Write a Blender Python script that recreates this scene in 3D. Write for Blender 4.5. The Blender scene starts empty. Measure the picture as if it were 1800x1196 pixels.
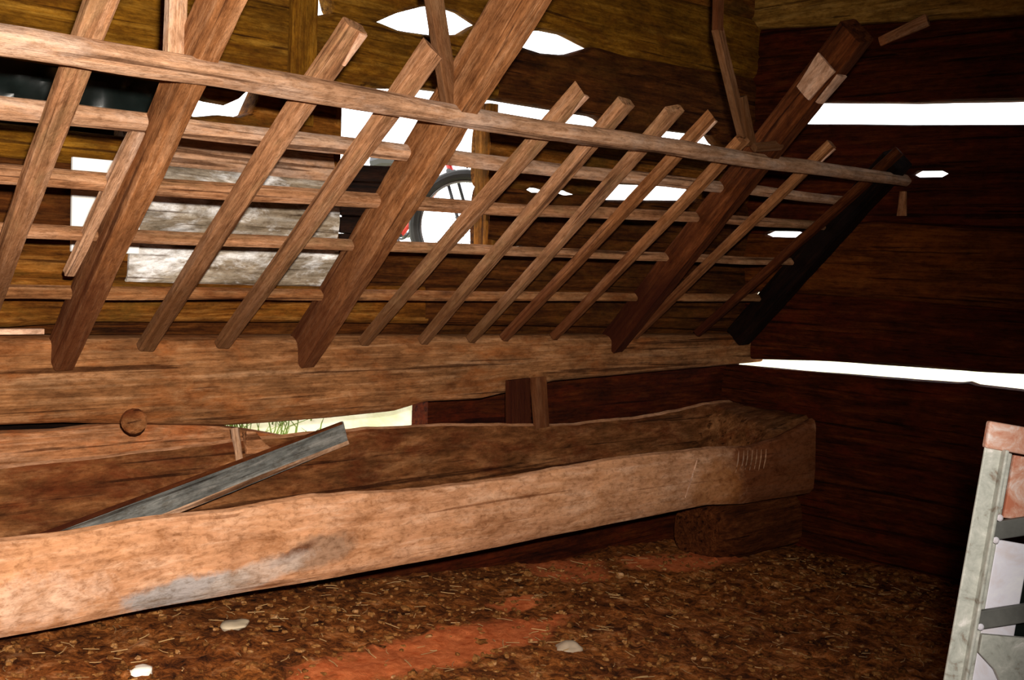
import bpy, bmesh, math, random
from mathutils import Vector, Matrix, noise, Quaternion
rnd = random.Random(7)
C = bpy.context.scene.collection
PI = math.pi

# ------------------------------------------------------------------ helpers
def interp(pts, x):
    """pts: sorted list of (x, value...) -> tuple of values, linear"""
    if x <= pts[0][0]: return pts[0][1:]
    for a, b in zip(pts, pts[1:]):
        if x <= b[0]:
            t = (x - a[0]) / max(1e-9, b[0] - a[0])
            return tuple(u + (v - u) * t for u, v in zip(a[1:], b[1:]))
    return pts[-1][1:]

def link(name, verts, faces, mat, parent=None, smooth=True, world=None):
    me = bpy.data.meshes.new(name)
    me.from_pydata([tuple(v) for v in verts], [], faces)
    me.validate(); me.update()
    bm = bmesh.new(); bm.from_mesh(me)
    bmesh.ops.recalc_face_normals(bm, faces=bm.faces)
    if smooth:
        for fc in bm.faces: fc.smooth = True
        for ed in bm.edges:
            if len(ed.link_faces) == 2 and ed.calc_face_angle(0) > .55: ed.smooth = False
    bm.to_mesh(me); bm.free()
    o = bpy.data.objects.new(name, me)
    if mat: me.materials.append(mat)
    C.objects.link(o)
    if world is not None: o.matrix_world = world
    if parent is not None:
        o.parent = parent
        o.matrix_parent_inverse = root_matrix(parent).inverted()
    return o

def root_matrix(o):
    m = Matrix.Translation(o.location) @ o.rotation_euler.to_matrix().to_4x4() if o.rotation_mode != 'QUATERNION' else Matrix.Translation(o.location) @ o.rotation_quaternion.to_matrix().to_4x4()
    if o.parent: m = root_matrix(o.parent) @ o.matrix_parent_inverse @ m
    return m

def tag(o, label=None, cat=None, group=None, kind=None):
    if label: o['label'] = label
    if cat: o['category'] = cat
    if group: o['group'] = group
    if kind: o['kind'] = kind
    return o

def empty(name, loc, label=None, cat=None, group=None, kind=None):
    o = bpy.data.objects.new(name, None); C.objects.link(o)
    o.location = loc; o.empty_display_size = .1
    return tag(o, label, cat, group, kind)

def ring_faces(nr, nk, cap=True):
    F = []
    for i in range(nr - 1):
        for k in range(nk):
            a = i * nk + k; b = i * nk + (k + 1) % nk
            F.append((a, b, b + nk, a + nk))
    if cap:
        F.append(tuple(range(nk))); F.append(tuple((nr - 1) * nk + k for k in range(nk)))
    return F

def superring(n, e):
    out = []
    for k in range(n):
        a = 2 * PI * (k + .5) / n
        c, s = math.cos(a), math.sin(a)
        out.append((math.copysign(abs(c) ** (2 / e), c), math.copysign(abs(s) ** (2 / e), s)))
    return out

def rectring(c):
    # chamfered rectangle: three points on every side plus the chamfers
    a = 1 - c; out = []
    for q in range(4):
        for u in (-a, 0, a):
            out.append(((1, u), (-u, 1), (-1, -u), (u, -1))[q])
    return out

def frame(p0, p1, wdir):
    """local X along p0->p1, local Y close to wdir"""
    p0 = Vector(p0); x = (Vector(p1) - p0); L = x.length; x.normalize()
    y = Vector(wdir); y = (y - x * y.dot(x)).normalized(); z = x.cross(y)
    M = Matrix((x, y, z)).transposed().to_4x4(); M.translation = p0
    return M, L

def timber(name, p0, p1, wdir, w0, w1, t0, t1, mat, parent=None, e=6, rough=.004, seg=None, cut0=0., cut1=0., bow=0., split=0.):
    """hewn bar from p0 to p1. wdir: direction of width; w along it, t across."""
    M, L = frame(p0, p1, wdir)
    seg = seg or max(6, int(L / .04))
    sr = rectring(.42 if e < 4 else .26 if e < 5.5 else .16); n = len(sr); V = []; sd = Vector((rnd.random() * 90, rnd.random() * 90, rnd.random() * 90))
    for i in range(seg + 1):
        f = i / seg; w = w0 + (w1 - w0) * f; t = t0 + (t1 - t0) * f
        b = bow * math.sin(PI * f)
        oy = (noise.noise(Vector((f * L * 1.7, 0, 0)) + sd)) * rough * 1.5
        oz = (noise.noise(Vector((f * L * 1.7, 9, 0)) + sd)) * rough * 1.5
        for (cy, cz) in sr:
            d = 1 + noise.noise(Vector((f * L * 5, cy * 1.3, cz * 1.3)) + sd) * rough * 16 + noise.noise(Vector((f * L * 16, cy * 2, cz * 2)) + sd) * rough * 7
            x = f * L
            if i == 0: x += cut0 * cy * w0 / 2
            if i == seg: x += cut1 * cy * w1 / 2 + split * noise.noise(Vector((cy * 3, cz * 3, 0)) + sd)
            V.append((x, cy * w / 2 * d + oy + b, cz * t / 2 * d + oz))
    return link(name, V, ring_faces(seg + 1, n), mat, parent, True, M)

def box_mesh(x0, x1, y0, y1, z0, z1):
    V = [(x, y, z) for x in (x0, x1) for y in (y0, y1) for z in (z0, z1)]
    F = [(0, 1, 3, 2), (4, 6, 7, 5), (0, 4, 5, 1), (2, 3, 7, 6), (0, 2, 6, 4), (1, 5, 7, 3)]
    return V, F

class MB:
    def __init__(s): s.V = []; s.F = []
    def add(s, V, F):
        b = len(s.V); s.V += [tuple(v) for v in V]; s.F += [tuple(i + b for i in f) for f in F]
    def box(s, *a): s.add(*box_mesh(*a))
    def tube(s, pts, r, n=8, closed=False):
        pts = [Vector(p) for p in pts]; m = len(pts); V = []
        up = None
        for i, p in enumerate(pts):
            a = pts[i - 1] if (i > 0 or closed) else p
            b = pts[(i + 1) % m] if (i < m - 1 or closed) else p
            t = (b - a).normalized()
            if up is None: up = t.orthogonal().normalized()
            up = (up - t * up.dot(t)).normalized(); w = t.cross(up)
            rr = r[i] if isinstance(r, (list, tuple)) else r
            for k in range(n):
                q = 2 * PI * k / n
                V.append(p + (up * math.cos(q) + w * math.sin(q)) * rr)
        F = ring_faces(m, n, not closed)
        if closed:
            for k in range(n):
                a = (m - 1) * n + k; b = (m - 1) * n + (k + 1) % n
                F.append((a, b, (k + 1) % n, k))
        s.add(V, F)
    def build(s, name, mat, parent=None, smooth=False, world=None): return link(name, s.V, s.F, mat, parent, smooth, world)

def bevel(o, w=.004, seg=2):
    m = o.modifiers.new('bevel', 'BEVEL'); m.width = w; m.segments = seg; m.limit_method = 'ANGLE'; m.angle_limit = math.radians(40); return o

# ------------------------------------------------------------------ materials
def nodes(name):
    m = bpy.data.materials.new(name); m.use_nodes = True
    nt = m.node_tree; b = nt.nodes['Principled BSDF']
    return m, nt, b

def ramp(nt, stops):
    r = nt.nodes.new('ShaderNodeValToRGB'); el = r.color_ramp.elements
    while len(el) < len(stops): el.new(.5)
    for e, (p, c) in zip(el, stops): e.position = p; e.color = (*c, 1)
    return r

def mixc(nt, fac, a, b, mode='MIX'):
    m = nt.nodes.new('ShaderNodeMix'); m.data_type = 'RGBA'; m.blend_type = mode
    if hasattr(fac, 'is_linked'): nt.links.new(fac, m.inputs[0])
    else: m.inputs[0].default_value = fac
    for s, v in ((6, a), (7, b)):
        if hasattr(v, 'is_linked'): nt.links.new(v, m.inputs[s])
        else: m.inputs[s].default_value = (*v, 1)
    return m.outputs[2]

def coords(nt, scale, rand=True):
    tc = nt.nodes.new('ShaderNodeTexCoord'); mp = nt.nodes.new('ShaderNodeMapping')
    mp.inputs['Scale'].default_value = scale
    nt.links.new(tc.outputs['Object'], mp.inputs['Vector'])
    if rand:
        oi = nt.nodes.new('ShaderNodeObjectInfo'); mu = nt.nodes.new('ShaderNodeMath'); mu.operation = 'MULTIPLY'; mu.inputs[1].default_value = 37.
        nt.links.new(oi.outputs['Random'], mu.inputs[0]); nt.links.new(mu.outputs[0], mp.inputs['Location'])
    return mp.outputs[0]

def noise_tex(nt, vec, scale, detail=6, rough=.6, dist=0.):
    n = nt.nodes.new('ShaderNodeTexNoise'); n.inputs['Scale'].default_value = scale
    n.inputs['Detail'].default_value = detail; n.inputs['Roughness'].default_value = rough; n.inputs['Distortion'].default_value = dist
    nt.links.new(vec, n.inputs['Vector']); return n.outputs['Fac']

def bump(nt, b, h, strength=.4, dist=.01):
    bp = nt.nodes.new('ShaderNodeBump'); bp.inputs['Strength'].default_value = strength; bp.inputs['Distance'].default_value = dist
    nt.links.new(h, bp.inputs['Height']); nt.links.new(bp.outputs[0], b.inputs['Normal'])

def wood(name, dark, mid, light, patch=None, patch_amt=.5, grain=(1.1, 17, 17), rough=.9, bstr=.8, vary=.35, crack=True, foot_shade=None):
    m, nt, b = nodes(name)
    v = coords(nt, grain); g = noise_tex(nt, v, 2.2, 10, .74, .5)
    r = ramp(nt, [(.32, dark), (.5, mid), (.68, light)]); nt.links.new(g, r.inputs[0])
    col = r.outputs[0]
    v2 = coords(nt, (1.8, 5, 5)); n2 = noise_tex(nt, v2, 1.6, 7, .68, .5)
    if patch:
        pr = ramp(nt, [(.49, (0, 0, 0)), (.62, (1, 1, 1))]); nt.links.new(n2, pr.inputs[0])
        mu = nt.nodes.new('ShaderNodeMath'); mu.operation = 'MULTIPLY'; mu.inputs[1].default_value = patch_amt; nt.links.new(pr.outputs[0], mu.inputs[0])
        col = mixc(nt, mu.outputs[0], col, patch)
    br = ramp(nt, [(.34, (1 - vary,) * 3), (.66, (1 + vary * .5,) * 3)]); v3 = coords(nt, (1.3, 4, 4)); nt.links.new(noise_tex(nt, v3, 2.6, 8, .72), br.inputs[0])
    col = mixc(nt, 1., col, br.outputs[0], 'MULTIPLY')
    v5 = coords(nt, (8, 20, 20)); n5 = noise_tex(nt, v5, 2.5, 6, .75)
    r5 = ramp(nt, [(.36, (.62, .56, .50)), (.50, (1, 1, 1)), (.66, (1.22, 1.2, 1.18))]); nt.links.new(n5, r5.inputs[0])
    col = mixc(nt, .9, col, r5.outputs[0], 'MULTIPLY')
    if crack:
        v4 = coords(nt, (.7, 34, 34)); n4 = noise_tex(nt, v4, 1.2, 4, .55, .3)
        cr = ramp(nt, [(.35, (.22, .17, .14)), (.41, (1, 1, 1))]); nt.links.new(n4, cr.inputs[0])
        col = mixc(nt, .85, col, cr.outputs[0], 'MULTIPLY')
    if foot_shade:
        # shade painted into the colour of the lower end, ragged upper edge
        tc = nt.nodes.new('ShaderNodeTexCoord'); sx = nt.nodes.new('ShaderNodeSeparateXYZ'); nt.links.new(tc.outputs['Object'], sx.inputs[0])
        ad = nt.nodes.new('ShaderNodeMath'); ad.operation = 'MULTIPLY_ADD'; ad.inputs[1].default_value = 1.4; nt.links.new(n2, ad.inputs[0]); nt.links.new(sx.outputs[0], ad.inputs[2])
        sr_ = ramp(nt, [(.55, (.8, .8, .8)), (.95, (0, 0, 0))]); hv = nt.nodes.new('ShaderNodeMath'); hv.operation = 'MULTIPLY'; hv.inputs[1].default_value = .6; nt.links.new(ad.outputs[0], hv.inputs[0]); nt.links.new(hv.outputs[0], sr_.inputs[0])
        col = mixc(nt, sr_.outputs[0], col, foot_shade)
    nt.links.new(col, b.inputs['Base Color'])
    b.inputs['Roughness'].default_value = rough; b.inputs['Specular IOR Level'].default_value = .08
    hm = nt.nodes.new('ShaderNodeMath'); hm.operation = 'ADD'; nt.links.new(g, hm.inputs[0]); nt.links.new(n5, hm.inputs[1])
    bump(nt, b, hm.outputs[0], bstr, .012)
    return m

def plain(name, col, rough=.6, metal=0., var=.2, scale=9.):
    m, nt, b = nodes(name)
    v = coords(nt, (1, 1, 1)); n = noise_tex(nt, v, scale, 6, .65)
    r = ramp(nt, [(.3, tuple(c * (1 - var) for c in col)), (.7, tuple(min(1, c * (1 + var)) for c in col))]); nt.links.new(n, r.inputs[0])
    nt.links.new(r.outputs[0], b.inputs['Base Color']); b.inputs['Roughness'].default_value = rough; b.inputs['Metallic'].default_value = metal
    bump(nt, b, n, .15, .004)
    return m

M = {}
M['slat'] = wood('slat_wood', (.17, .065, .024), (.40, .185, .085), (.60, .33, .19), patch=(.27, .155, .07), patch_amt=.6, foot_shade=(.085, .030, .008))
M['rail'] = wood('rail_wood', (.26, .12, .055), (.50, .27, .15), (.64, .40, .26), patch=(.56, .40, .31), patch_amt=.55)
M['beam'] = wood('beam_wood', (.14, .045, .012), (.31, .125, .045), (.47, .235, .115), patch=(.18, .06, .016), patch_amt=.55, foot_shade=(.07, .016, .004))
M['beam_dark'] = wood('dark_beam_wood', (.03, .007, .002), (.09, .022, .005), (.18, .055, .015), foot_shade=(.035, .006, .002))
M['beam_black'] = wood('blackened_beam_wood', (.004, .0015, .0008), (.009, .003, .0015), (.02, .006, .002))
M['endgrain'] = wood('fresh_split_wood', (.46, .22, .11), (.68, .39, .25), (.82, .56, .40), grain=(3, 12, 12), crack=False)
M['log'] = wood('log_wood', (.05, .013, .0012), (.18, .058, .006), (.34, .145, .030), patch=(.10, .048, .006), patch_amt=.7, vary=.55)
M['log_olive'] = wood('olive_log_wood', (.065, .021, .0012), (.19, .076, .0045), (.33, .16, .020), patch=(.10, .030, .002), patch_amt=.65, vary=.5)
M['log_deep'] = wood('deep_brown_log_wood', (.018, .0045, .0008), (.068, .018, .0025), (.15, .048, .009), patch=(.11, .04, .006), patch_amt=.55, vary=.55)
M['sill'] = wood('sill_log_wood', (.12, .042, .013), (.30, .125, .045), (.47, .24, .115), patch=(.25, .075, .018), patch_amt=.75, vary=.5, grain=(.8, 20, 20))
M['low'] = wood('lower_log_wood', (.17, .055, .018), (.38, .155, .062), (.55, .28, .15), patch=(.44, .12, .032), patch_amt=.75, vary=.45)
M['white'] = wood('daylit_grey_wood', (.13, .075, .03), (.36, .29, .21), (.58, .53, .47), patch=(1., .98, .97), patch_amt=1., vary=.5, grain=(1.0, 10, 10))  # grey wood, its white patches are daylight painted into the colour
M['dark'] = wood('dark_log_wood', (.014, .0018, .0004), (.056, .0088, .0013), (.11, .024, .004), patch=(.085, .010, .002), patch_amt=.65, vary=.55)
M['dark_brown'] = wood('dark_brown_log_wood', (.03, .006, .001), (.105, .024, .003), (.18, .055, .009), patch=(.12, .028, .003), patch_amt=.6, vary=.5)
M['plate'] = wood('top_log_wood', (.12, .05, .007), (.30, .145, .025), (.48, .27, .07), vary=.5)
M['grey'] = wood('weathered_grey_wood', (.055, .055, .05), (.17, .165, .15), (.36, .33, .29), vary=.45, rough=.7)
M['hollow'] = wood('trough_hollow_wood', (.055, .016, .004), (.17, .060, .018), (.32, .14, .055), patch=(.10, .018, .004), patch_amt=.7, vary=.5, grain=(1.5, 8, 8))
M['black'] = plain('black_plastic', (.006, .009, .008), .28, 0, .3)
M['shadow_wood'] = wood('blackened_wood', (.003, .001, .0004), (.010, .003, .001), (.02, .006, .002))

# ------------------------------------------------------------------ log walls
def log(name, parent, l0, l1, lo, hi, yf, depth, mat, mw=None, e=3.6, step=.045, amp=.010, n=22):
    """log along local X between l0 and l1; lo / hi give its lower and upper edge; yf = room-side face"""
    cnt = max(3, int((l1 - l0) / step)); V = []; sr = superring(n, e)
    sd = Vector((rnd.random() * 70, rnd.random() * 70, rnd.random() * 70))
    for i in range(cnt + 1):
        x = l0 + (l1 - l0) * i / cnt; a, b = lo(x), hi(x); zc = (a + b) / 2; hz = max(.004, (b - a) / 2)
        for cy, cz in sr:
            d = noise.noise(Vector((x * 1.3, cy * 1.2, cz * 1.2)) + sd) * amp * 1.6 + noise.noise(Vector((x * 6, cy * 3, cz * 3)) + sd) * amp * .5
            y = yf + depth / 2 + cy * depth / 2 + (d if cy < 0 else 0)
            V.append((x, y, zc + cz * (hz + d * .25 + .002)))
    return link(name, V, ring_faces(cnt + 1, n), mat, parent, True, mw)

WB = 4.0      # back wall, room-side face
XR = 5.75     # right wall, room-side face
WT = .13
wall_back = empty('wall_back', (2, WB, 0), 'brown hewn log wall behind the hay rack and trough', 'wall', kind='structure')
def const(v): return lambda x: v
def lohi(pts): return (lambda x: interp(pts, x)[0]), (lambda x: interp(pts, x)[1])
# boundaries between courses: (x, top of the lower log, bottom of the upper log)
Bk = {
 1: [(-2.4, .56, .55), (5.9, .56, .55)],
 2: [(-2.4, 1.07, 1.06), (1.35, 1.045, 1.078), (1.62, 1.035, 1.070), (1.9, 1.05, 1.045), (2.25, 1.01, 1.015), (2.45, .97, 1.012), (2.75, .90, 1.012), (3.1, .86, 1.020), (3.27, .86, 1.052), (3.6, .86, 1.045), (4.1, .86, 1.11), (5.9, .86, 1.15)],
 3: [(-2.4, 1.38, 1.41), (1.41, 1.381, 1.405), (1.72, 1.372, 1.425), (2.8, 1.358, 1.412), (5.0, 1.33, 1.365), (5.9, 1.32, 1.33)],
 4: [(-2.4, 1.58, 1.57), (1.4, 1.585, 1.575), (2.5, 1.575, 1.565), (4., 1.585, 1.575), (5.9, 1.56, 1.55)],
 5: [(-2.4, 1.70, 1.69), (1.8, 1.70, 1.69), (1.87, 1.755, 1.75), (3.83, 1.755, 1.748), (3.86, 1.742, 1.785), (3.95, 1.748, 1.778), (4.02, 1.757, 1.75), (4.1, 1.742, 1.78), (4.5, 1.744, 1.780), (4.6, 1.758, 1.752), (4.7, 1.745, 1.780), (4.95, 1.743, 1.785), (5.28, 1.742, 1.788), (5.35, 1.76, 1.75), (5.9, 1.76, 1.75)],
 6: [(3.5, 2.06, 2.05), (3.92, 2.06, 2.05), (3.95, 2.045, 2.075), (4.05, 2.05, 2.072), (4.12, 2.06, 2.055), (4.2, 2.045, 2.085), (4.3, 2.06, 2.06), (4.44, 2.07, 2.065), (4.5, 2.045, 2.135), (4.9, 2.068, 2.15), (5.27, 2.09, 2.165), (5.31, 2.11, 2.10), (5.9, 2.11, 2.10)],
 7: [(3.5, 2.355, 2.47), (3.62, 2.36, 2.465), (4.42, 2.385, 2.47), (4.52, 2.40, 2.425), (4.6, 2.43, 2.42), (4.82, 2.43, 2.42), (4.9, 2.385, 2.46), (5.4, 2.385, 2.475), (5.46, 2.43, 2.42), (5.9, 2.43, 2.42)],
 8: [(-2.4, 2.68, 2.67), (2.59, 2.69, 2.68), (2.615, 2.68, 2.83), (2.715, 2.685, 2.84), (2.74, 2.71, 2.70), (2.97, 2.71, 2.70), (3.1, 2.69, 2.77), (3.27, 2.70, 2.835), (3.45, 2.73, 2.84), (3.58, 2.81, 2.80), (3.72, 2.77, 2.76), (3.79, 2.745, 2.755), (3.87, 2.735, 2.81), (3.98, 2.728, 2.845), (4.15, 2.745, 2.85), (4.36, 2.82, 2.81), (4.6, 2.81, 2.80), (5.9, 2.86, 2.85)],
 9: [(-2.4, 3.1, 3.09), (3, 3.16, 3.15), (5.9, 3.2, 3.19)],
 10: [(-2.4, 3.62, 3.61), (5.9, 3.62, 3.61)],
}
def course(k, l0, l1, mat, lo=None, hi=None, yf=WB, depth=WT, name='log', e=3.6):
    lo = lo or (lambda x: interp(Bk[k - 1], x)[1]); hi = hi or (lambda x: interp(Bk[k], x)[0])
    return log(name, wall_back, l0, l1, lo, hi, yf, depth, M[mat], e=e)
XL = -2.3
course(1, XL, 5.9, 'dark', lo=const(-.1), yf=WB - .02)
course(2, XL, 5.9, 'low', yf=WB - .015, depth=.15)
course(3, XL, 5.9, 'sill', yf=WB - .06, depth=.20, e=5)
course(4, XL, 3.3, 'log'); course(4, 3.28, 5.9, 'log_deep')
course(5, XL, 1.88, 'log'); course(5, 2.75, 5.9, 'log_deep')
tag(course(5, 1.86, 2.78, 'white', yf=WB - .02), label='grey log with daylight painted in as white patches')
course(6, XL, 1.88, 'log_deep', hi=const(1.99))
tag(course(6, 1.86, 2.78, 'white', hi=const(2.01), yf=WB - .02), label='grey log with daylight painted in as white patches')
course(6, 3.64, 5.9, 'log_deep')
course(7, XL, 1.2, 'log_olive', lo=const(1.985), hi=const(2.35))
course(7, 1.18, 1.88, 'log_olive', lo=const(1.985), hi=lambda x: 2.10)
course(7, 1.86, 2.78, 'rail', lo=const(2.0), hi=lambda x: 2.19 + .01 * math.sin(x * 7))
course(7, 1.86, 2.78, 'log', lo=const(2.17), hi=lambda x: interp([(1.88, 2.195), (2.15, 2.205), (2.22, 2.222), (2.36, 2.225), (2.4, 2.36), (2.78, 2.36)], x)[0])
course(7, 3.63, 5.9, 'log')
up8 = [(-2.4, 2.33), (2.1, 2.325), (2.17, 2.275), (2.3, 2.27), (2.36, 2.34), (2.74, 2.33), (2.96, 2.425), (3.24, 2.46), (3.5, 2.47)]
course(8, XL, 3.68, 'log_olive', lo=lambda x: interp(up8, x)[0] if x < 3.5 else interp(Bk[7], x)[1])
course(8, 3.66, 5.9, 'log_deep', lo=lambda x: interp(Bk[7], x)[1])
course(9, XL, 5.9, 'log_olive'); course(10, XL, 5.9, 'log'); 
log('log', wall_back, XL, 5.9, const(3.6), const(4.3), WB, WT, M['log'])
# logs set back behind the open joints, the first one added to block daylight
log('log', wall_back, XL, 5.9, const(1.30), const(1.48), WB + .11, .12, M['log_deep'])  # extra backing log, added to block daylight in the joint
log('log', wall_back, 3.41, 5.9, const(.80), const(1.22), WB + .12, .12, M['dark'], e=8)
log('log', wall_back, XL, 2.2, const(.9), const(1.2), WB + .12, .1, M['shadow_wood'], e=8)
# boards nailed over the wall
timber('batten', (2.565, WB - .02, 2.22), (2.585, WB - .02, 3.3), (1, 0, 0), .12, .12, .03, .03, M['log_olive'], wall_back, e=9, rough=.002)
timber('jamb', (2.775, WB + .05, 1.76), (2.775, WB + .05, 2.36), (1, 0, 0), .035, .03, .10, .10, M['log'], wall_back, e=9, rough=.002)
timber('jamb', (3.665, WB + .05, 1.74), (3.65, WB + .05, 2.44), (1, 0, 0), .06, .06, .10, .10, M['log'], wall_back, e=9, rough=.002)
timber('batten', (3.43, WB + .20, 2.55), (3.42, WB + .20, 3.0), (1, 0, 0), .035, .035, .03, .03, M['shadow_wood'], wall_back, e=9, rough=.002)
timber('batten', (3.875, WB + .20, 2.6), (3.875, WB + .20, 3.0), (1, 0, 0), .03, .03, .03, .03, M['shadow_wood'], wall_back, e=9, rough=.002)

# right wall: local x = distance from the corner, local -y points into the room
wall_right = empty('wall_right', (XR, 2, 0), 'dark log wall on the right with long bright gaps', 'wall', kind='structure')
MR = Matrix.Translation((XR, WB, 0)) @ Matrix.Rotation(-PI / 2, 4, 'Z')
Rk = {
 1: [(-.15, .68, .67), (6.7, .69, .68)],
 2: [(-.15, 1.125, 1.168), (.0, 1.128, 1.170), (.57, 1.142, 1.208), (1.09, 1.155, 1.224), (1.35, 1.165, 1.23), (1.38, 1.185, 1.23), (1.42, 1.165, 1.23), (1.69, 1.163, 1.243), (2.5, 1.18, 1.255), (3.0, 1.21, 1.20), (6.7, 1.21, 1.2)],
 3: [(-.15, 1.575, 1.57), (.03, 1.565, 1.56), (.05, 1.545, 1.585), (.14, 1.545, 1.585), (.16, 1.60, 1.59), (1.66, 1.57, 1.562), (6.7, 1.55, 1.54)],
 4: [(-.15, 1.93, 1.92), (.08, 1.93, 1.925), (.12, 1.910, 1.948), (.33, 1.908, 1.946), (.36, 1.945, 1.935), (.83, 2.005, 1.995), (1.64, 1.95, 1.94), (6.7, 1.9, 1.89)],
 5: [(-.15, 2.28, 2.27), (.7, 2.27, 2.26), (.71, 2.250, 2.290), (.78, 2.250, 2.290), (.79, 2.27, 2.26), (1.0, 2.26, 2.25), (1.01, 2.238, 2.276), (1.19, 2.236, 2.272), (1.2, 2.26, 2.25), (6.7, 2.2, 2.19)],
 6: [(-.15, 2.61, 2.60), (.26, 2.61, 2.60), (.31, 2.565, 2.69), (.99, 2.52, 2.635), (1.6, 2.485, 2.605), (2.4, 2.45, 2.56), (2.9, 2.47, 2.46), (6.7, 2.45, 2.44)],
 7: [(-.15, 2.99, 2.98), (1.57, 2.90, 2.89), (6.7, 2.85, 2.84)],
 8: [(-.15, 3.16, 3.15), (1.56, 3.03, 3.02), (6.7, 2.97, 2.96)],
 9: [(-.15, 3.6, 3.59), (6.7, 3.55, 3.54)],
}
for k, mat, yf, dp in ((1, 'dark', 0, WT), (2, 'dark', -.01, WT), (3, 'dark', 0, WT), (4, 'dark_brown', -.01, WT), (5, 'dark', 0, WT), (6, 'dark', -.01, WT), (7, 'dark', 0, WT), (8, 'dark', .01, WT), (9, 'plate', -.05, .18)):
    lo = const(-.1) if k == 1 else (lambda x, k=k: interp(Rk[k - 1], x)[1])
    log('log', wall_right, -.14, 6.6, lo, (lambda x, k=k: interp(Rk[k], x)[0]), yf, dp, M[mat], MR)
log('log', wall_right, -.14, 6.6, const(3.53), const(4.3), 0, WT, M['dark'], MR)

timber('batten', (XR - .035, 3.19, 2.965), (XR - .035, 2.93, 3.06), (0, 0, 1), .05, .07, .02, .02, M['low'], wall_right, e=3, rough=.01)
timber('batten', (XR - .03, 3.0, 2.03), (XR - .03, 3.0, 2.16), (0, 1, 0), .05, .035, .02, .02, M['low'], wall_right, e=3, rough=.01)
# the rest of the barn, behind and beside the camera
def plank_wall(name, label, L, H, mw, mat):
    mb = MB(); n = int(L / .22)
    for i in range(n): mb.box(i * L / n + .003, (i + 1) * L / n - .003 + .004, -.02, .02, 0, H)
    return tag(mb.build(name, M[mat], None, False, mw), label, 'wall', kind='structure')
plank_wall('wall_left', 'plank wall closing the barn on the left', 6.7, 4.3, Matrix.Translation((XL - .02, WB + .1, -.1)) @ Matrix.Rotation(-PI / 2, 4, 'Z'), 'log')
plank_wall('wall_front', 'plank wall closing the barn behind the viewer', 8.2, 4.3, Matrix.Translation((XL, -2.6, -.1)), 'log')
mb = MB()
for i in range(30): mb.box(XL - .2, XR + .2, -2.7 + i * .235, -2.7 + (i + 1) * .235 + .002, 4.15, 4.18)
tag(mb.build('ceiling', M['log_deep']), 'plank ceiling above the barn', 'ceiling', kind='structure')

# ------------------------------------------------------------------ floor
def sstep(a, b, x):
    t = max(0, min(1, (x - a) / (b - a))); return t * t * (3 - 2 * t)
def floor_z(x, y, fine=True):
    z = .17 + .27 * (1 - sstep(.9, 4.7, x)) * (.15 + .85 * sstep(.3, 3.0, y)) - .05 * sstep(4.8, 5.7, x)
    z -= .17 * (1 - sstep(-.5, 2.2, y)) * (1 - .5 * sstep(3, 5, x))
    if fine:
        p = Vector((x, y, 0))
        z += noise.noise(p * 2.3) * .018 + noise.noise(p * 7.1) * .010 + abs(noise.noise(p * 17)) * .012 + noise.noise(p * 31) * .013
    return z
V = []; F = []
xs = [XL + i * .1 for i in range(30)] ; xs = [x for x in xs if x < .6] + [.6 + i * .03 for i in range(int((XR + .05 - .6) / .03) + 1)]
ys = [-2.6 + i * .12 for i in range(34)]; ys = [y for y in ys if y < 1.4] + [1.4 + i * .03 for i in range(int((WB + .06 - 1.4) / .03) + 1)]
for x in xs:
    for y in ys: V.append((x, y, floor_z(x, y)))
ny = len(ys)
for i in range(len(xs) - 1):
    for j in range(ny - 1): F.append((i * ny + j, (i + 1) * ny + j, (i + 1) * ny + j + 1, i * ny + j + 1))
m, nt, b = nodes('dung_and_dirt')
v = coords(nt, (1, 1, 1), False)
n1 = noise_tex(nt, v, 11, 12, .78, .6)
r = ramp(nt, [(.36, (.022, .006, .001)), (.45, (.17, .050, .008)), (.54, (.42, .140, .028)), (.63, (.62, .30, .12)), (.72, (.74, .54, .36))]); nt.links.new(n1, r.inputs[0]); col = r.outputs[0]
n2 = noise_tex(nt, v, 3.0, 5, .6, .3)
r2 = ramp(nt, [(.35, (.55, .45, .4)), (.65, (1.15, 1.1, 1.05))]); nt.links.new(n2, r2.inputs[0]); col = mixc(nt, 1., col, r2.outputs[0], 'MULTIPLY')
n7 = noise_tex(nt, v, 38, 6, .75, .5); r7 = ramp(nt, [(.36, (.35, .28, .22)), (.5, (1, 1, 1)), (.66, (1.45, 1.4, 1.35))]); nt.links.new(n7, r7.inputs[0]); col = mixc(nt, 1., col, r7.outputs[0], 'MULTIPLY')
# spilled red brick dust: blobs with ragged edges
def blob(cx, cy, rx, ry, rot):
    tc = nt.nodes.new('ShaderNodeTexCoord'); mp = nt.nodes.new('ShaderNodeMapping'); mp.vector_type = 'TEXTURE'
    mp.inputs['Location'].default_value = (cx, cy, 0); mp.inputs['Rotation'].default_value = (0, 0, rot); mp.inputs['Scale'].default_value = (rx, ry, 100)
    nt.links.new(tc.outputs['Object'], mp.inputs['Vector'])
    ln = nt.nodes.new('ShaderNodeVectorMath'); ln.operation = 'LENGTH'; nt.links.new(mp.outputs[0], ln.inputs[0])
    ns = noise_tex(nt, v, 9, 6, .7)
    ad = nt.nodes.new('ShaderNodeMath'); ad.operation = 'MULTIPLY_ADD'; ad.inputs[1].default_value = 1.3; nt.links.new(ns, ad.inputs[0]); nt.links.new(ln.outputs['Value'], ad.inputs[2])
    rr = ramp(nt, [(.42, (1, 1, 1)), (.5, (0, 0, 0))]);
    hv = nt.nodes.new('ShaderNodeMath'); hv.operation = 'MULTIPLY'; hv.inputs[1].default_value = .28; nt.links.new(ad.outputs[0], hv.inputs[0]); nt.links.new(hv.outputs[0], rr.inputs[0])
    return rr.outputs[0]
nr = noise_tex(nt, v, 24, 6, .7); rd = ramp(nt, [(.3, (.48, .075, .012)), (.7, (.90, .26, .085))]); nt.links.new(nr, rd.inputs[0])
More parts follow.
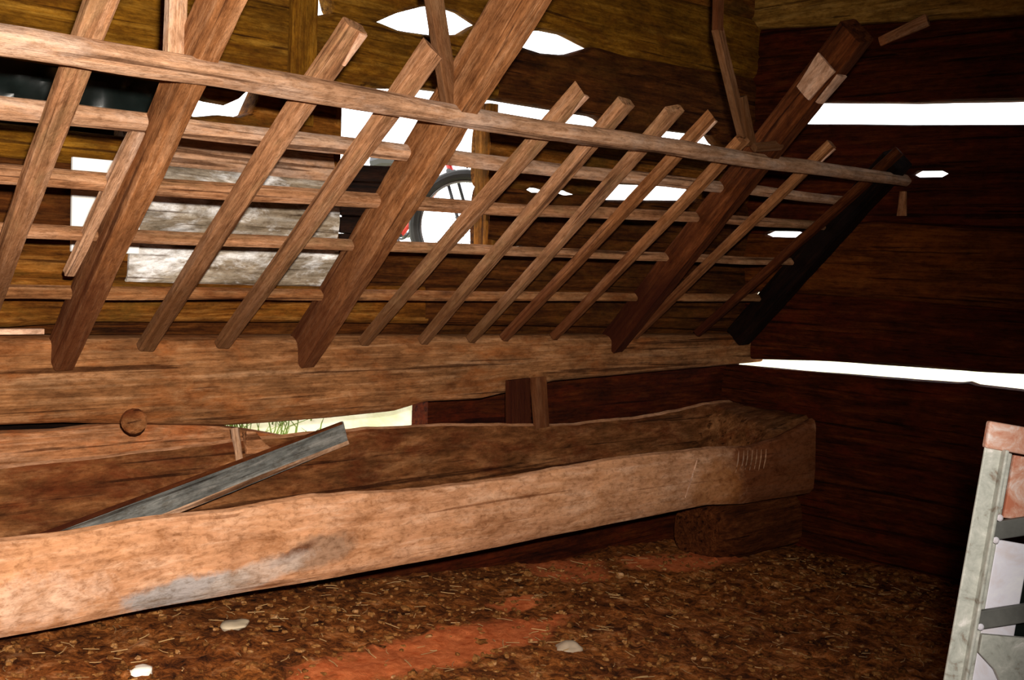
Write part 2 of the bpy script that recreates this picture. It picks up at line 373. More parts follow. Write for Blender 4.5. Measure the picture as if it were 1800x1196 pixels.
for a in ((2.60, 2.99, .74, .16, .21), (4.05, 3.78, .28, .2, .5), (4.72, 3.60, .36, .15, -.3), (3.33, 3.40, .17, .07, .3)):
    f = blob(*a); col = mixc(nt, f, col, rd.outputs[0])
nt.links.new(col, b.inputs['Base Color']); b.inputs['Roughness'].default_value = .95; b.inputs['Specular IOR Level'].default_value = .1
bump(nt, b, n1, .9, .03)
floor = tag(link('floor', V, F, m), 'dirt and dung floor with spilled red dust below the trough', 'floor', kind='structure')

# ------------------------------------------------------------------ hay rack
def RP(x, t, n=0.):
    """point of the sloping rack: x along the wall, t up the slope, n out of the slope towards the room"""
    return Vector((x, 3.93 - .89 * t - .695 * n, 1.33 + .86 * t - .719 * n))
NRM = Vector((0, -.695, -.719))
rack = empty('hay_rack', (3, 3.9, 1.33), 'long sloping wooden hay rack of rails and slats fixed above the log trough', 'hay rack')
def rail(pts, n, w0, w1, th, mat):
    # a long pole, slightly crooked
    P = [RP(x, t, n) for x, t in pts]; M0, L = frame(P[0], P[-1], (0, -.89, .86)); inv = M0.inverted()
    loc = [inv @ p for p in P]; cp = [(q.x, q.y, q.z) for q in loc]
    V = []; seg = int(L / .06); sr = superring(14, 3.2); sd = Vector((rnd.random() * 50, 3, 8))
    for i in range(seg + 1):
        x = L * i / seg; cy, cz = interp(cp, x); w = w0 + (w1 - w0) * i / seg
        cy += noise.noise(Vector((x * 1.5, 0, 0)) + sd) * .012
        for a, b_ in sr:
            d = 1 + noise.noise(Vector((x * 4, a, b_)) + sd) * .10
            V.append((x, cy + a * w / 2 * d, cz + b_ * th / 2 * d))
    return link('rail', V, ring_faces(seg + 1, 14), mat, rack, True, M0)
rail([(-1.6, 1.05), (1.04, 1.054), (1.66, 1.058), (2.53, 1.04), (3.95, 1.05), (5.44, 1.064), (5.62, 1.065)], .055, .092, .050, .06, M['rail'])
rail([(-1.6, .80), (1.14, .811), (2.03, .822), (3.05, .826), (3.9, .838), (5.68, .85)], -.048, .078, .034, .05, M['rail'])
rail([(-1.6, .60), (1.2, .614), (1.93, .62), (3.2, .638), (4.08, .672), (5.68, .70)], -.048, .072, .028, .05, M['slat'])
rail([(-1.6, .43), (1.26, .434), (2.03, .437), (3.4, .447), (5.68, .47)], -.045, .044, .024, .045, M['slat'])
rail([(-1.6, .20), (1.33, .203), (2.15, .208), (4, .213), (5.68, .22)], -.045, .045, .024, .045, M['sill'])
slats = [ # x0,t0,x1,t1,w0,w1
 (1.30, .02, 1.265, 1.36, .062, .078), (1.898, .01, 2.018, 1.225, .062, .082), (2.204, .015, 2.325, 1.21, .058, .085),
 (2.88, .005, 3.062, 1.17, .048, .084), (3.205, .005, 3.325, 1.16, .046, .078), (3.484, .01, 3.61, 1.165, .040, .072),
 (3.698, .01, 3.854, 1.17, .042, .064), (4.032, .01, 4.165, 1.10, .038, .06), (4.652, .005, 4.82, 1.148, .036, .048), (5.19, .01, 5.43, 1.175, .038, .056)]
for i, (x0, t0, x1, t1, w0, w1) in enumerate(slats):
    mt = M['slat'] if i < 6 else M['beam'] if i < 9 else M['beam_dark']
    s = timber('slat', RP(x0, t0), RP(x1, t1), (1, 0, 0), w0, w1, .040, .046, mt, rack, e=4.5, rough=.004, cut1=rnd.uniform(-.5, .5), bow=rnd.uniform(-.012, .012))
    if i in (1, 3, 6, 8):   # fresh split face near the top of the slat
        d = (RP(x1, t1) - RP(x0, t0)).normalized(); e1 = RP(x1, t1, .022) + Vector((w1 * .30, 0, 0))
        sp = timber('split_face', e1 - d * .13, e1 - d * .008, (1, 0, 0), .012, w1 * .34, .006, .012, M['endgrain'], s, e=3, rough=.004, seg=8); sp['label'] = 'pale split wood'
beams = [ # x0,t0,x1,t1, width, depth, material
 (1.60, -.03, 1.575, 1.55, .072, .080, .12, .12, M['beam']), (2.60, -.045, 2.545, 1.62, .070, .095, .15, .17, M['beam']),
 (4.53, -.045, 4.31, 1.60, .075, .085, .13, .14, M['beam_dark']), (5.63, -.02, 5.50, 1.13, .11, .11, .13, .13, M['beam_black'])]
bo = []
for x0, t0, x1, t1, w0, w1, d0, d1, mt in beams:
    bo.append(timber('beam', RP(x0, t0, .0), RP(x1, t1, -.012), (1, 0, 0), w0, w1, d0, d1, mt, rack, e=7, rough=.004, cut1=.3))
# broken pale end of the beam nearest the dark wall
a = RP(4.345, 1.34, .062); b_ = RP(4.331, 1.462, .062)
timber('split_face', a, b_, (1, 0, 0), .05, .065, .02, .02, M['endgrain'], bo[2], e=3, rough=.006)['label'] = 'pale broken wood'
a = RP(4.30, 1.33, .0); b_ = RP(4.284, 1.465, .0)
timber('split_face', a, b_, (0, 1, 1), .09, .12, .02, .02, M['endgrain'], bo[2], e=3, rough=.006)['label'] = 'pale broken wood'
timber('slat', RP(1.512, .30, -.03), RP(1.538, .805, -.03), (1, 0, 0), .034, .046, .03, .03, M['rail'], rack, e=4.5, rough=.008)
timber('brace', RP(4.20, 1.10, .05), RP(4.36, 1.13, .05), (0, 1, 1), .035, .04, .03, .03, M['slat'], rack, e=4.5, rough=.004)
for p0, p1, w, mt in (((1.525, 3.005, 2.20), (1.555, 3.0, 4.16), .055, 'rail'), ((2.525, 2.98, 2.20), (2.39, 3.0, 2.75), .062, 'slat'), ((4.195, 2.97, 2.29), (4.01, 3.0, 2.73), .05, 'slat')):
    timber('hanger', p0, p1, (1, 0, 0), w, w, .035, .035, M[mt], rack, e=6, rough=.003)
timber('hanger', (2.39, 3.01, 2.72), (2.36, 3.05, 4.16), (1, 0, 0), .058, .055, .03, .03, M['slat'], rack, e=6, rough=.003)
timber('hanger', (4.235, 2.96, 2.26), (4.16, 2.96, 2.46), (1, 0, 0), .06, .04, .04, .03, M['slat'], rack, e=4, rough=.006)
timber('hanger', (4.01, 3.0, 2.72), (3.96, 3.02, 4.16), (1, 0, 0), .045, .045, .03, .03, M['beam'], rack, e=6, rough=.003)

# ------------------------------------------------------------------ trough
rim = [(-1.2, .80), (1.2, .825), (1.8, .821), (2.08, .821), (2.32, .832), (2.52, .818), (2.85, .797), (3.15, .799), (3.49, .806), (3.85, .812), (4.26, .813), (4.67, .802), (5.07, .782), (5.34, .81), (5.67, .885)]
btm = [(-1.2, .52), (1.2, .515), (2.0, .511), (2.43, .50), (2.98, .496), (4.7, .498), (5.0, .47), (5.67, .45)]
brim = [(-1.2, .95), (1.39, .95), (2.3, .975), (2.9, .975), (3.4, .955), (4.05, .905), (4.75, .909), (5.25, .94), (5.5, .95), (5.67, .90)]
YF, YB = 3.40, 3.93
def trough_section(x):
    zf = interp(rim, x)[0]; zb = interp(brim, x)[0]; z0 = interp(btm, x)[0]
    k = 1 - sstep(5.08, 5.34, x)      # hollow closes towards the solid end
    zmid = max(zf, zb) - .01
    floor_h = z0 + .10
    def hol(z, y):                    # blend hollow to the solid top
        top = zf + (zb - zf) * (y - YF) / (YB - YF)
        return z * k + (top + .01) * (1 - k)
    pts = [(YF + .10, z0), (YF + .03, z0 + .008), (YF + .006, z0 + .04), (YF - .004, z0 + (zf - z0) * .35), (YF + .004, z0 + (zf - z0) * .65), (YF + .012, zf - .035), (YF + .024, zf - .008), (YF + .045, zf), (YF + .065, zf - .006), (YF + .080, hol(zf - .05, YF + .08)),
           (YF + .105, hol(floor_h + .07, YF + .105)), (YF + .15, hol(floor_h + .02, YF + .15)), (YF + .24, hol(floor_h, YF + .24)), (YF + .33, hol(floor_h + .015, YF + .33)), (YF + .40, hol(floor_h + .07, YF + .40)), (YF + .44, hol(floor_h + .16, YF + .44)), (YF + .458, hol(zb - .05, YF + .458)), (YF + .47, zb - .008),
           (YF + .495, zb), (YB - .01, zb - .01), (YB, zb - .06), (YB, z0 + .15), (YB - .02, z0 + .05), (YB - .10, z0)]
    return pts
V = []; NX = 300; x0, x1 = -1.2, 5.66; K = 24
sd = Vector((4.2, 7.7, 1.1))
for i in range(NX + 1):
    x = x0 + (x1 - x0) * i / NX
    for k, (y, z) in enumerate(trough_section(x)):
        d = noise.noise(Vector((x * 1.6, y * 4, z * 4)) + sd) * .010 + noise.noise(Vector((x * 6, y * 12, z * 12)) + sd) * .004
        V.append((x, y + d * (1 if k < 12 else -.4), z + noise.noise(Vector((x * 3.1, y * 6, 5)) + sd) * (.010 if 5 < k < 20 else .003) + noise.noise(Vector((x * 11, y * 9, 5)) + sd) * (.004 if 5 < k < 20 else 0)))
m, nt, b = nodes('trough_wood')
v = coords(nt, (1.2, 9, 9), False); g = noise_tex(nt, v, 3.0, 9, .7, .5)
r = ramp(nt, [(.28, (.27, .11, .045)), (.5, (.48, .24, .125)), (.72, (.64, .39, .25))]); nt.links.new(g, r.inputs[0]); col = r.outputs[0]
v2 = coords(nt, (1, 1, 1), False)
n2 = noise_tex(nt, v2, 3.2, 7, .65, .5); r2 = ramp(nt, [(.45, (0, 0, 0)), (.66, (1, 1, 1))]); nt.links.new(n2, r2.inputs[0]); mu = nt.nodes.new('ShaderNodeMath'); mu.operation = 'MULTIPLY'; mu.inputs[1].default_value = .55; nt.links.new(r2.outputs[0], mu.inputs[0])
col = mixc(nt, mu.outputs[0], col, (.56, .27, .125))
def stain_shade(cx, cz, rx, rz, rot, colr, amt, ragged=1.2):
    global col
    tc = nt.nodes.new('ShaderNodeTexCoord'); mp = nt.nodes.new('ShaderNodeMapping'); mp.vector_type = 'TEXTURE'
    mp.inputs['Location'].default_value = (cx, YF, cz); mp.inputs['Rotation'].default_value = (0, rot, 0); mp.inputs['Scale'].default_value = (rx, .25, rz)
    nt.links.new(tc.outputs['Object'], mp.inputs['Vector'])
    ln = nt.nodes.new('ShaderNodeVectorMath'); ln.operation = 'LENGTH'; nt.links.new(mp.outputs[0], ln.inputs[0])
    ns = noise_tex(nt, v2, 14, 6, .7)
    ad = nt.nodes.new('ShaderNodeMath'); ad.operation = 'MULTIPLY_ADD'; ad.inputs[1].default_value = ragged; nt.links.new(ns, ad.inputs[0]); nt.links.new(ln.outputs['Value'], ad.inputs[2])
    hv = nt.nodes.new('ShaderNodeMath'); hv.operation = 'MULTIPLY'; hv.inputs[1].default_value = .28; nt.links.new(ad.outputs[0], hv.inputs[0])
    rr = ramp(nt, [(.38, (amt,) * 3), (.50, (0, 0, 0))]); nt.links.new(hv.outputs[0], rr.inputs[0])
    col = mixc(nt, rr.outputs[0], col, colr)
stain_shade(1.80, .565, .22, .05, -.04, (.33, .31, .30), .9)
stain_shade(2.32, .625, .17, .055, -.1, (.27, .16, .10), .85)
stain_shade(2.20, .63, .10, .02, -.3, (.10, .03, .01), .8)
stain_shade(2.05, .575, .22, .05, -.2, (.45, .36, .30), .7)
stain_shade(1.30, .62, .30, .12, 0, (.66, .45, .33), .5, 2.)
stain_shade(5.4, .62, .62, .34, 0, (.14, .035, .008), .88)  # light falloff at the right end, painted as a dark area
stain_shade(4.75, .58, .20, .16, 0, (.42, .16, .045), .55)
n3 = noise_tex(nt, coords(nt, (.8, 1.6, 1.6), False), 34, 6, .72, .4); r3 = ramp(nt, [(.34, (.58, .50, .43)), (.5, (1, .98, .96)), (.66, (1.16, 1.12, 1.1))]); nt.links.new(n3, r3.inputs[0]); col = mixc(nt, .9, col, r3.outputs[0], 'MULTIPLY')
n4 = noise_tex(nt, coords(nt, (1.2, 3, 3), False), 4.5, 8, .75, .8); r4 = ramp(nt, [(.36, (.66, .56, .46)), (.5, (1, 1, 1)), (.64, (1.12, 1.1, 1.1))]); nt.links.new(n4, r4.inputs[0]); col = mixc(nt, .9, col, r4.outputs[0], 'MULTIPLY')
n6 = noise_tex(nt, coords(nt, (.6, 26, 26), False), 1.3, 5, .6, .5); r6 = ramp(nt, [(.33, (.45, .36, .30)), (.38, (1, 1, 1))]); nt.links.new(n6, r6.inputs[0]); col = mixc(nt, .8, col, r6.outputs[0], 'MULTIPLY')
nt.links.new(col, b.inputs['Base Color']); b.inputs['Roughness'].default_value = .85; b.inputs['Specular IOR Level'].default_value = .08
hm = nt.nodes.new('ShaderNodeMath'); hm.operation = 'ADD'; nt.links.new(g, hm.inputs[0]); nt.links.new(n2, hm.inputs[1])
bump(nt, b, hm.outputs[0], .6, .012)
trough = link('log_trough', V, ring_faces(NX + 1, K), m)
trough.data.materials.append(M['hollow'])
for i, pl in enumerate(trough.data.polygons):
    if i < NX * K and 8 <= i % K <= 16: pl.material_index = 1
tag(trough, 'long hollowed log feeding trough on log stubs along the back wall', 'trough')
mb = MB()
for k in range(7):
    x = 4.90 + k * .042 + rnd.uniform(-.006, .006); zz = .735 - k * .002
    p = [Vector((x + .014, YF + .003, zz + .035)), Vector((x, YF - .006, zz - .01)), Vector((x - .012, YF - .004, zz - .058 - rnd.random() * .02))]
    mb.tube(p, [.001, .004, .001], 6)
mb.build('tally_marks', M['rail'], trough, True)['label'] = 'pale carved tally strokes'
mb = MB(); mb.tube([(4.555, YF - .004, .765), (4.52, YF - .007, .69), (4.47, YF - .004, .575)], [.002, .005, .002], 6)
mb.build('scratch', M['endgrain'], trough, True)['label'] = 'long pale scratch'
# log stubs carrying the trough
def stub(x0, x1, y, z0, z1, mat, label):
    V = []; n = 20; seg = 14; sd = Vector((rnd.random() * 30, 2, 1))
    for i in range(seg + 1):
        f = i / seg; rr = 1 - .22 * max(0, 1 - f * 4) ** 2
        for k in range(n):
            a = 2 * PI * k / n; ca, sa = math.cos(a), math.sin(a)
            d = 1 + noise.noise(Vector((f * 3, ca, sa)) + sd) * .10
            V.append((x0 + (x1 - x0) * f, y + .20 * math.copysign(abs(ca) ** .7, ca) * rr * d, (z0 + z1) / 2 + (z1 - z0) / 2 * math.copysign(abs(sa) ** .7, sa) * rr * (1 + (d - 1) * .4)))
    return tag(link('log_stub', V, ring_faces(seg + 1, n), M[mat]), label, 'log')
stub(4.93, 5.65, 3.66, .12, .455, 'beam_dark', 'short reddish log stub lying under the right end of the trough')
stub(.1, .7, 3.66, .36, .507, 'beam_dark', 'short log stub lying under the left end of the trough')

# things lying on and in the trough
gb = timber('grey_board', (1.30, 3.545, .715), (2.745, 3.86, .962), (0, .35, 1), .105, .098, .030, .030, M['grey'], None, e=9, rough=.0025, cut1=.15)
ax = (Vector((2.745, 3.86, .962)) - Vector((1.30, 3.545, .715))); ad_ = ax.normalized(); wv = Vector((0, .35, 1)); wv = (wv - ad_ * wv.dot(ad_)).normalized(); nv = ad_.cross(wv).normalized()
if nv.y > 0: nv = -nv
for off, w_, mt, lb in ((.046, .016, 'beam_dark', 'dark brown upper edge'), (-.042, .020, 'rail', 'pale lower edge')):
    q0 = Vector((1.30, 3.545, .715)) + wv * off + nv * .015; q1 = Vector((2.74, 3.859, .961)) + wv * off + nv * .013
    timber('edge', q0, q1, wv, w_, w_ * .8, .012, .012, M[mt], gb, e=7, rough=.002)['label'] = lb
tag(gb, 'dark grey weathered board lying slantwise in the trough', 'board')
peg = MB()
d = Vector((-.42, -.86, .28)).normalized(); p = Vector((1.865, 3.93, 1.045))
peg.tube([p, p + d * .06, p + d * .145, p + d * .15], [.036, .042, .046, .040], 14)
tag(peg.build('wall_peg', M['hollow'], None, True), 'round wooden peg sticking out of the wall below the sill log', 'peg')
tag(timber('thin_lath', (2.262, 3.84, .80), (2.246, 3.875, 1.02), (1, 0, 0), .030, .030, .016, .016, M['rail'], None, e=7, rough=.002), 'thin pale upright lath standing behind the grey board', 'lath')
# triangular offcut
tri = [(2.28, 1.01), (2.32, 1.005), (2.37, .95), (2.45, .90), (2.43, .86), (2.285, .84)]
V = [(x, 3.845, z) for x, z in tri] + [(x, 3.875, z) for x, z in tri]; n = len(tri)
F = [tuple(range(n)), tuple(range(n, 2 * n))] + [(i, (i + 1) % n, (i + 1) % n + n, i + n) for i in range(n)]
tag(bevel(link('board_offcut', V, F, M['low'], None, False), .006), 'triangular brown board offcut leaning beside the thin lath', 'board')
tag(timber('upright_lath', (3.925, 3.872, .90), (3.915, 3.90, 1.145), (1, 0, 0), .092, .098, .022, .022, M['beam'], None, e=8, rough=.002), 'pale upright board end standing on the trough rim under the sill log', 'board')
tag(timber('upright_board', (3.80, 3.905, .91), (3.79, 3.91, 1.14), (1, 0, 0), .15, .15, .02, .02, M['beam_dark'], None, e=8, rough=.002), 'dark reddish board standing left of the pale upright board end', 'board')
tag(timber('plank_offcut', (.7, 3.985, 1.398), (1.545, 3.985, 1.396), (0, 1, 0), .05, .05, .022, .020, M['endgrain'], None, e=7, rough=.002), 'pale plank strip lying on the sill log at the left edge', 'plank')
# white painted sheet and black plastic in the wall
wp = MB(); wp.box(1.635, 1.885, 3.955, 3.972, 1.675, 2.005)
tag(bevel(wp.build('painted_board', plain('white_paint', (.86, .84, .80), .5, 0, .05), None, False), .003), 'square white painted board fixed to the wall behind the rack', 'board')
V = []; nx, nz = 40, 14
for i in range(nx + 1):
    for j in range(nz + 1):
        x = 1.0 + 1.19 * i / nx; z = 2.02 + .40 * j / nz
        V.append((x, WB + .17 + .035 * noise.noise(Vector((x * 6, z * 9, 3))) + .02 * noise.noise(Vector((x * 17, z * 20, 1))), z))
F = [(i * (nz + 1) + j, (i + 1) * (nz + 1) + j, (i + 1) * (nz + 1) + j + 1, i * (nz + 1) + j + 1) for i in range(nx) for j in range(nz)]
ps = link('plastic_sheet', V, F, M['black']); sm = ps.modifiers.new('thickness', 'SOLIDIFY'); sm.thickness = .003
tag(ps, 'crumpled black plastic sheet hung over the wall gap at upper left', 'plastic sheet')

# ------------------------------------------------------------------ floor debris
def rock(name, x, y, r, mat, label, cat='stone', squash=.6, group=None):
    bm = bmesh.new(); bmesh.ops.create_icosphere(bm, subdivisions=3, radius=r)
    sd = Vector((x * 9, y * 7, 1))
    for vv in bm.verts:
        d = 1 + noise.noise(vv.co / r * 1.1 + sd) * .45; vv.co = Vector((vv.co.x * d * 1.25, vv.co.y * d, vv.co.z * d * squash))
    me = bpy.data.meshes.new(name); bm.to_mesh(me); bm.free()
    for p in me.polygons: p.use_smooth = True
    me.materials.append(mat); o = bpy.data.objects.new(name, me); C.objects.link(o); o.location = (x, y, floor_z(x, y) + r * squash * .35)
    return tag(o, label, cat, group)
rock('stone', 1.53, 3.163, .032, plain('white_stone', (.85, .78, .68), .7), 'small white stone on the floor at the lower left', 'stone', .5)
rock('stone', 2.01, 3.44, .042, plain('tan_stone', (.42, .33, .22), .8), 'flat tan stone on the floor below the stained patch of the trough', 'stone', .4)
rock('stone', 3.03, 2.80, .042, plain('grey_brown_stone', (.34, .25, .17), .8), 'grey brown stone lying right of the red dust spill', 'stone', .5)
mb = MB()
for k in range(520):
    x = rnd.uniform(.9, 5.6); y = rnd.uniform(1.9, 3.9); z = floor_z(x, y) + .008; a = rnd.uniform(0, PI); L = rnd.uniform(.015, .07)
    if (4.85 < x < 5.75 or x < .9) and 3.35 < y: continue
    d = Vector((math.cos(a), math.sin(a), rnd.uniform(-.12, .22))) * L / 2; p = Vector((x, y, z))
    q = Vector((-d.y, d.x, 0)) * rnd.uniform(-.25, .25)
    mb.tube([p - d, p + q, p + d], rnd.uniform(.0008, .0020), 4)
tag(mb.build('straw', plain('straw', (.34, .19, .07), .8, 0, .5, 3.), None, True), 'loose bits of straw scattered on the dirt floor', 'straw', kind='stuff')
mb = MB()
def under_stub(x, y): return (4.85 < x < 5.75 and 3.38 < y < 3.95) or (0 < x < .8 and 3.38 < y < 3.95)
for k in range(3200):
    x = rnd.uniform(.9, 5.65); y = rnd.uniform(2.0, 3.92); r0 = rnd.uniform(.003, .012) * (1.8 if rnd.random() < .06 else 1); z = floor_z(x, y) + r0 * .3
    if under_stub(x, y): continue
    if ((x - 2.6) / .72) ** 2 + ((y - 2.99 - .21 * (x - 2.6)) / .15) ** 2 < 1 and rnd.random() < .8: continue
    V = []; n = 5; sd = Vector((k * 1.7, 3, 2)); sq = rnd.uniform(.5, 1.); sx_ = rnd.uniform(.7, 1.9); ro = rnd.uniform(0, PI); cr_, sr_ = math.cos(ro), math.sin(ro)
    for i in range(1, 4):
        ph = PI * i / 4
        for j in range(n):
            a = 2 * PI * j / n; dv = Vector((math.sin(ph) * math.cos(a) * sx_, math.sin(ph) * math.sin(a), math.cos(ph) * sq)); dv = Vector((dv.x * cr_ - dv.y * sr_, dv.x * sr_ + dv.y * cr_, dv.z))
            V.append(Vector((x, y, z)) + dv * r0 * (1 + .7 * noise.noise(dv * 1.8 + sd)))
    mb.add(V, ring_faces(3, n))
m2, nt, b = nodes('dung_crumb')
v = coords(nt, (1, 1, 1), False); n1 = noise_tex(nt, v, 13, 8, .75, .3); r = ramp(nt, [(.34, (.02, .008, .002)), (.46, (.12, .042, .010)), (.57, (.24, .105, .03)), (.68, (.46, .26, .13))]); nt.links.new(n1, r.inputs[0])
nt.links.new(r.outputs[0], b.inputs['Base Color']); b.inputs['Roughness'].default_value = 1.; b.inputs['Specular IOR Level'].default_value = .05
tag(mb.build('dirt_crumbs', m2, None, False), 'crumbs of dung and dirt strewn over the floor', 'dirt', kind='stuff')

# ------------------------------------------------------------------ metal frame at the right edge
mf_m, nt, b = nodes('worn_grey_metal')
v = coords(nt, (1, 1, 1)); n1 = noise_tex(nt, v, 26, 8, .7, .4); r = ramp(nt, [(.34, (.26, .20, .15)), (.44, (.44, .45, .40)), (.58, (.58, .58, .52)), (.70, (.90, .86, .82))]); nt.links.new(n1, r.inputs[0])
nt.links.new(r.outputs[0], b.inputs['Base Color']); b.inputs['Roughness'].default_value = .65; b.inputs['Metallic'].default_value = .1; bump(nt, b, n1, .3, .004)
rust_m, nt, b = nodes('rusty_metal')
v = coords(nt, (1, 1, 1)); n1 = noise_tex(nt, v, 22, 8, .7, .6); r = ramp(nt, [(.38, (.52, .17, .09)), (.52, (.66, .36, .26)), (.66, (.80, .70, .66))]); nt.links.new(n1, r.inputs[0])
nt.links.new(r.outputs[0], b.inputs['Base Color']); b.inputs['Roughness'].default_value = .8; bump(nt, b, n1, .3, .004)
pan_m, nt, b = nodes('lilac_white_panel')
v = coords(nt, (1, 1, 1)); n1 = noise_tex(nt, v, 14, 8, .65, .4); r = ramp(nt, [(.3, (.74, .64, .64)), (.5, (.84, .82, .92)), (.7, (.95, .94, .98))]); nt.links.new(n1, r.inputs[0])
nt.links.new(r.outputs[0], b.inputs['Base Color']); b.inputs['Roughness'].default_value = .6
dk_m = plain('dark_grey_metal', (.12, .12, .11), .6, .1, .45)
# local axes: u down the side rail, v to the right, n towards the viewer
top = Vector((1.985, .853, 1.455)); U = (Vector((1.918, .873, .998)) - top).normalized()
nrm = Vector((-.70, -.70, -.02)); nrm = (nrm - U * nrm.dot(U)).normalized(); W = U.cross(nrm).normalized()
if W.dot(Vector((.72, -.69, 0))) < 0: W = -W
MF = Matrix((W, U, nrm)).transposed().to_4x4(); MF.translation = top
base_len = 1.2
for _ in range(6):
    base = top + U * base_len; base_len = (top.z - floor_z(base.x, base.y, False) - .01) / -U.z
base = top + U * base_len
mfr = empty('metal_frame', base, 'worn grey metal frame with white panels standing at the right edge', 'metal frame')
def mpart(name, mat, boxes, bev=.0025, label=None):
    q = MB()
    for bx in boxes: q.box(*bx)
    o = bevel(q.build(name, mat, mfr, False, MF), bev)
    if label: o['label'] = label
    return o
LN = base_len - .01; WD = .46
def quad_part(name, mat, pts, z0, z1, label=None, bev=.002):
    n = len(pts); V = [(x, y, z0) for x, y in pts] + [(x, y, z1) for x, y in pts]
    F = [tuple(range(n)), tuple(range(n, 2 * n))] + [(i, (i + 1) % n, (i + 1) % n + n, i + n) for i in range(n)]
    o = bevel(link(name, V, F, mat, mfr, False, MF), bev)
    if label: o['label'] = label
    return o
mpart('side_rail', mf_m, [(0, .032, .045, LN, -.006, .0), (.029, .036, .045, LN, -.006, .018), (.036, .056, .05, LN, -.02, -.014)])
mpart('side_rail', mf_m, [(WD - .032, WD, .045, LN, -.006, .0), (WD - .036, WD - .029, .045, LN, -.006, .018)])
mpart('top_rail', rust_m, [(-.002, WD, 0, .048, -.012, .006)], .004, 'rusty top rail')
ys_ = (.175, .335, .62, .90, 1.15)
for k, y0 in enumerate(ys_):
    if y0 + .06 < LN:
        s = -.34
        quad_part('cross_bar', dk_m if k < 4 else mf_m, [(.036, y0), (WD - .03, y0 + s * (WD - .066)), (WD - .03, y0 + .034 + s * (WD - .066)), (.036, y0 + .034)], -.014, -.002)
mpart('panel', pan_m, [(.058, .118, .205, LN, -.028, -.022)], .002, 'pale lilac white strip')
quad_part('panel', rust_m, [(.060, .052), (WD - .03, .052), (WD - .03, .135), (.060, .165)], -.026, -.016, 'white sheet with pink rust')
gus = [(.052, .372), (.40, .34), (.40, .44), (.20, .50), (.135, .53), (.115, .475), (.085, .43), (.052, .405)]
quad_part('gusset', mf_m, gus, -.012, .0, 'curved brownish plate')
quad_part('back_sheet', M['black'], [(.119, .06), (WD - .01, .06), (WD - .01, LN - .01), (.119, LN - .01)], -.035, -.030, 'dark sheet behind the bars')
quad_part('panel', rust_m, [(.06, .475), (.16, .44), (.30, .49), (.30, .53), (.06, .53)], -.021, -.015, 'white sheet with pink rust')
for y0 in (.165, .205, .36, .52):
    q = MB(); q.tube([Vector((.048, y0, -.016)), Vector((.048, y0, -.002)), Vector((.048, y0, .0))], [.006, .006, .003], 10)
    q.build('bolt', pan_m, mfr, True, MF)

# ------------------------------------------------------------------ outside: grassy bank, bicycle, crate
m, nt, b = nodes('dry_grass_ground')
v = coords(nt, (1, 1, 1), False); n1 = noise_tex(nt, v, 5, 8, .7); r = ramp(nt, [(.35, (.62, .60, .32)), (.6, (.82, .78, .55))]); nt.links.new(n1, r.inputs[0]); nt.links.new(r.outputs[0], b.inputs['Base Color']); b.inputs['Roughness'].default_value = 1.
def bank_z(x, y):
    d = max(0, y - 4.2); return .72 + .80 * sstep(.1, 1.4, d) if y > 4.13 else .72
V = []; F = []
gx = [-14 + i * .8 for i in range(60)]; gy = [-14 + i * 1.0 for i in range(18)] + [4.14 + i * .12 for i in range(16)] + [6.2 + i * 2 for i in range(20)]
for x in gx:
    for y in gy: V.append((x, y, bank_z(x, y) + .03 * noise.noise(Vector((x, y, 0)))))
n = len(gy)
def inside(x, y): return XL - .5 < x < XR + .05 and -2.7 < y < WB + .10
for i in range(len(gx) - 1):
    for j in range(n - 1):
        c = ((gx[i] + gx[i + 1]) / 2, (gy[j] + gy[j + 1]) / 2)
        if not (XL - .6 < c[0] < XR + .45 and -3.2 < c[1] < WB + .13): F.append((i * n + j, (i + 1) * n + j, (i + 1) * n + j + 1, i * n + j + 1))
tag(link('ground', V, F, m), 'sunlit grass bank outside the barn, seen through the wall gaps', 'ground', kind='structure')
mb = MB()
for k in range(150):
    x = 2.15 + 1.0 * rnd.random() ** 1.9; y = rnd.uniform(4.36, 4.7); z = bank_z(x, y); h = rnd.uniform(.10, .26) * (1.2 - (x - 2.15) * .7)
    mb.tube([(x, y, z - .02), (x + rnd.uniform(-.04, .04), y + rnd.uniform(-.03, .03), z + h * .6), (x + rnd.uniform(-.12, .12), y + rnd.uniform(-.08, .08), z + h)], [.004, .003, .001], 4)
tag(mb.build('grass_blades', plain('grass_blade', (.16, .24, .04), .8, 0, .5), None, True), 'grass blades outside the low gap above the trough', 'grass', kind='stuff')

bike_dir = Vector((.07, -.99, 0)).normalized(); bx, by = 4.764, 5.45; gz = bank_z(bx, by)
bike = empty('bicycle', (bx, by, gz + .02), 'bicycle standing outside behind the wall opening, only its front wheel in view', 'bicycle')
MBK = Matrix((bike_dir, Vector((0, 0, 1)), bike_dir.cross(Vector((0, 0, 1))))).transposed().to_4x4(); MBK.translation = (bx, by, 1.914 - .0)
wd = Vector((.753, -.658, 0)).normalized(); MWH = Matrix((wd, Vector((0, 0, 1)), wd.cross(Vector((0, 0, 1))))).transposed().to_4x4(); MWH.translation = (bx, by, 1.914)   # the front wheel is turned
rubber = plain('tyre_rubber', (.02, .018, .016), .8); steel = plain('steel', (.25, .25, .26), .4, .8); redp = plain('red_paint', (.50, .02, .015), .4); blk = plain('black_paint', (.012, .012, .014), .4)
def circ(cx, r, n=48): return [(cx + r * math.cos(2 * PI * k / n), r * math.sin(2 * PI * k / n), 0) for k in range(n)]
R0 = .325
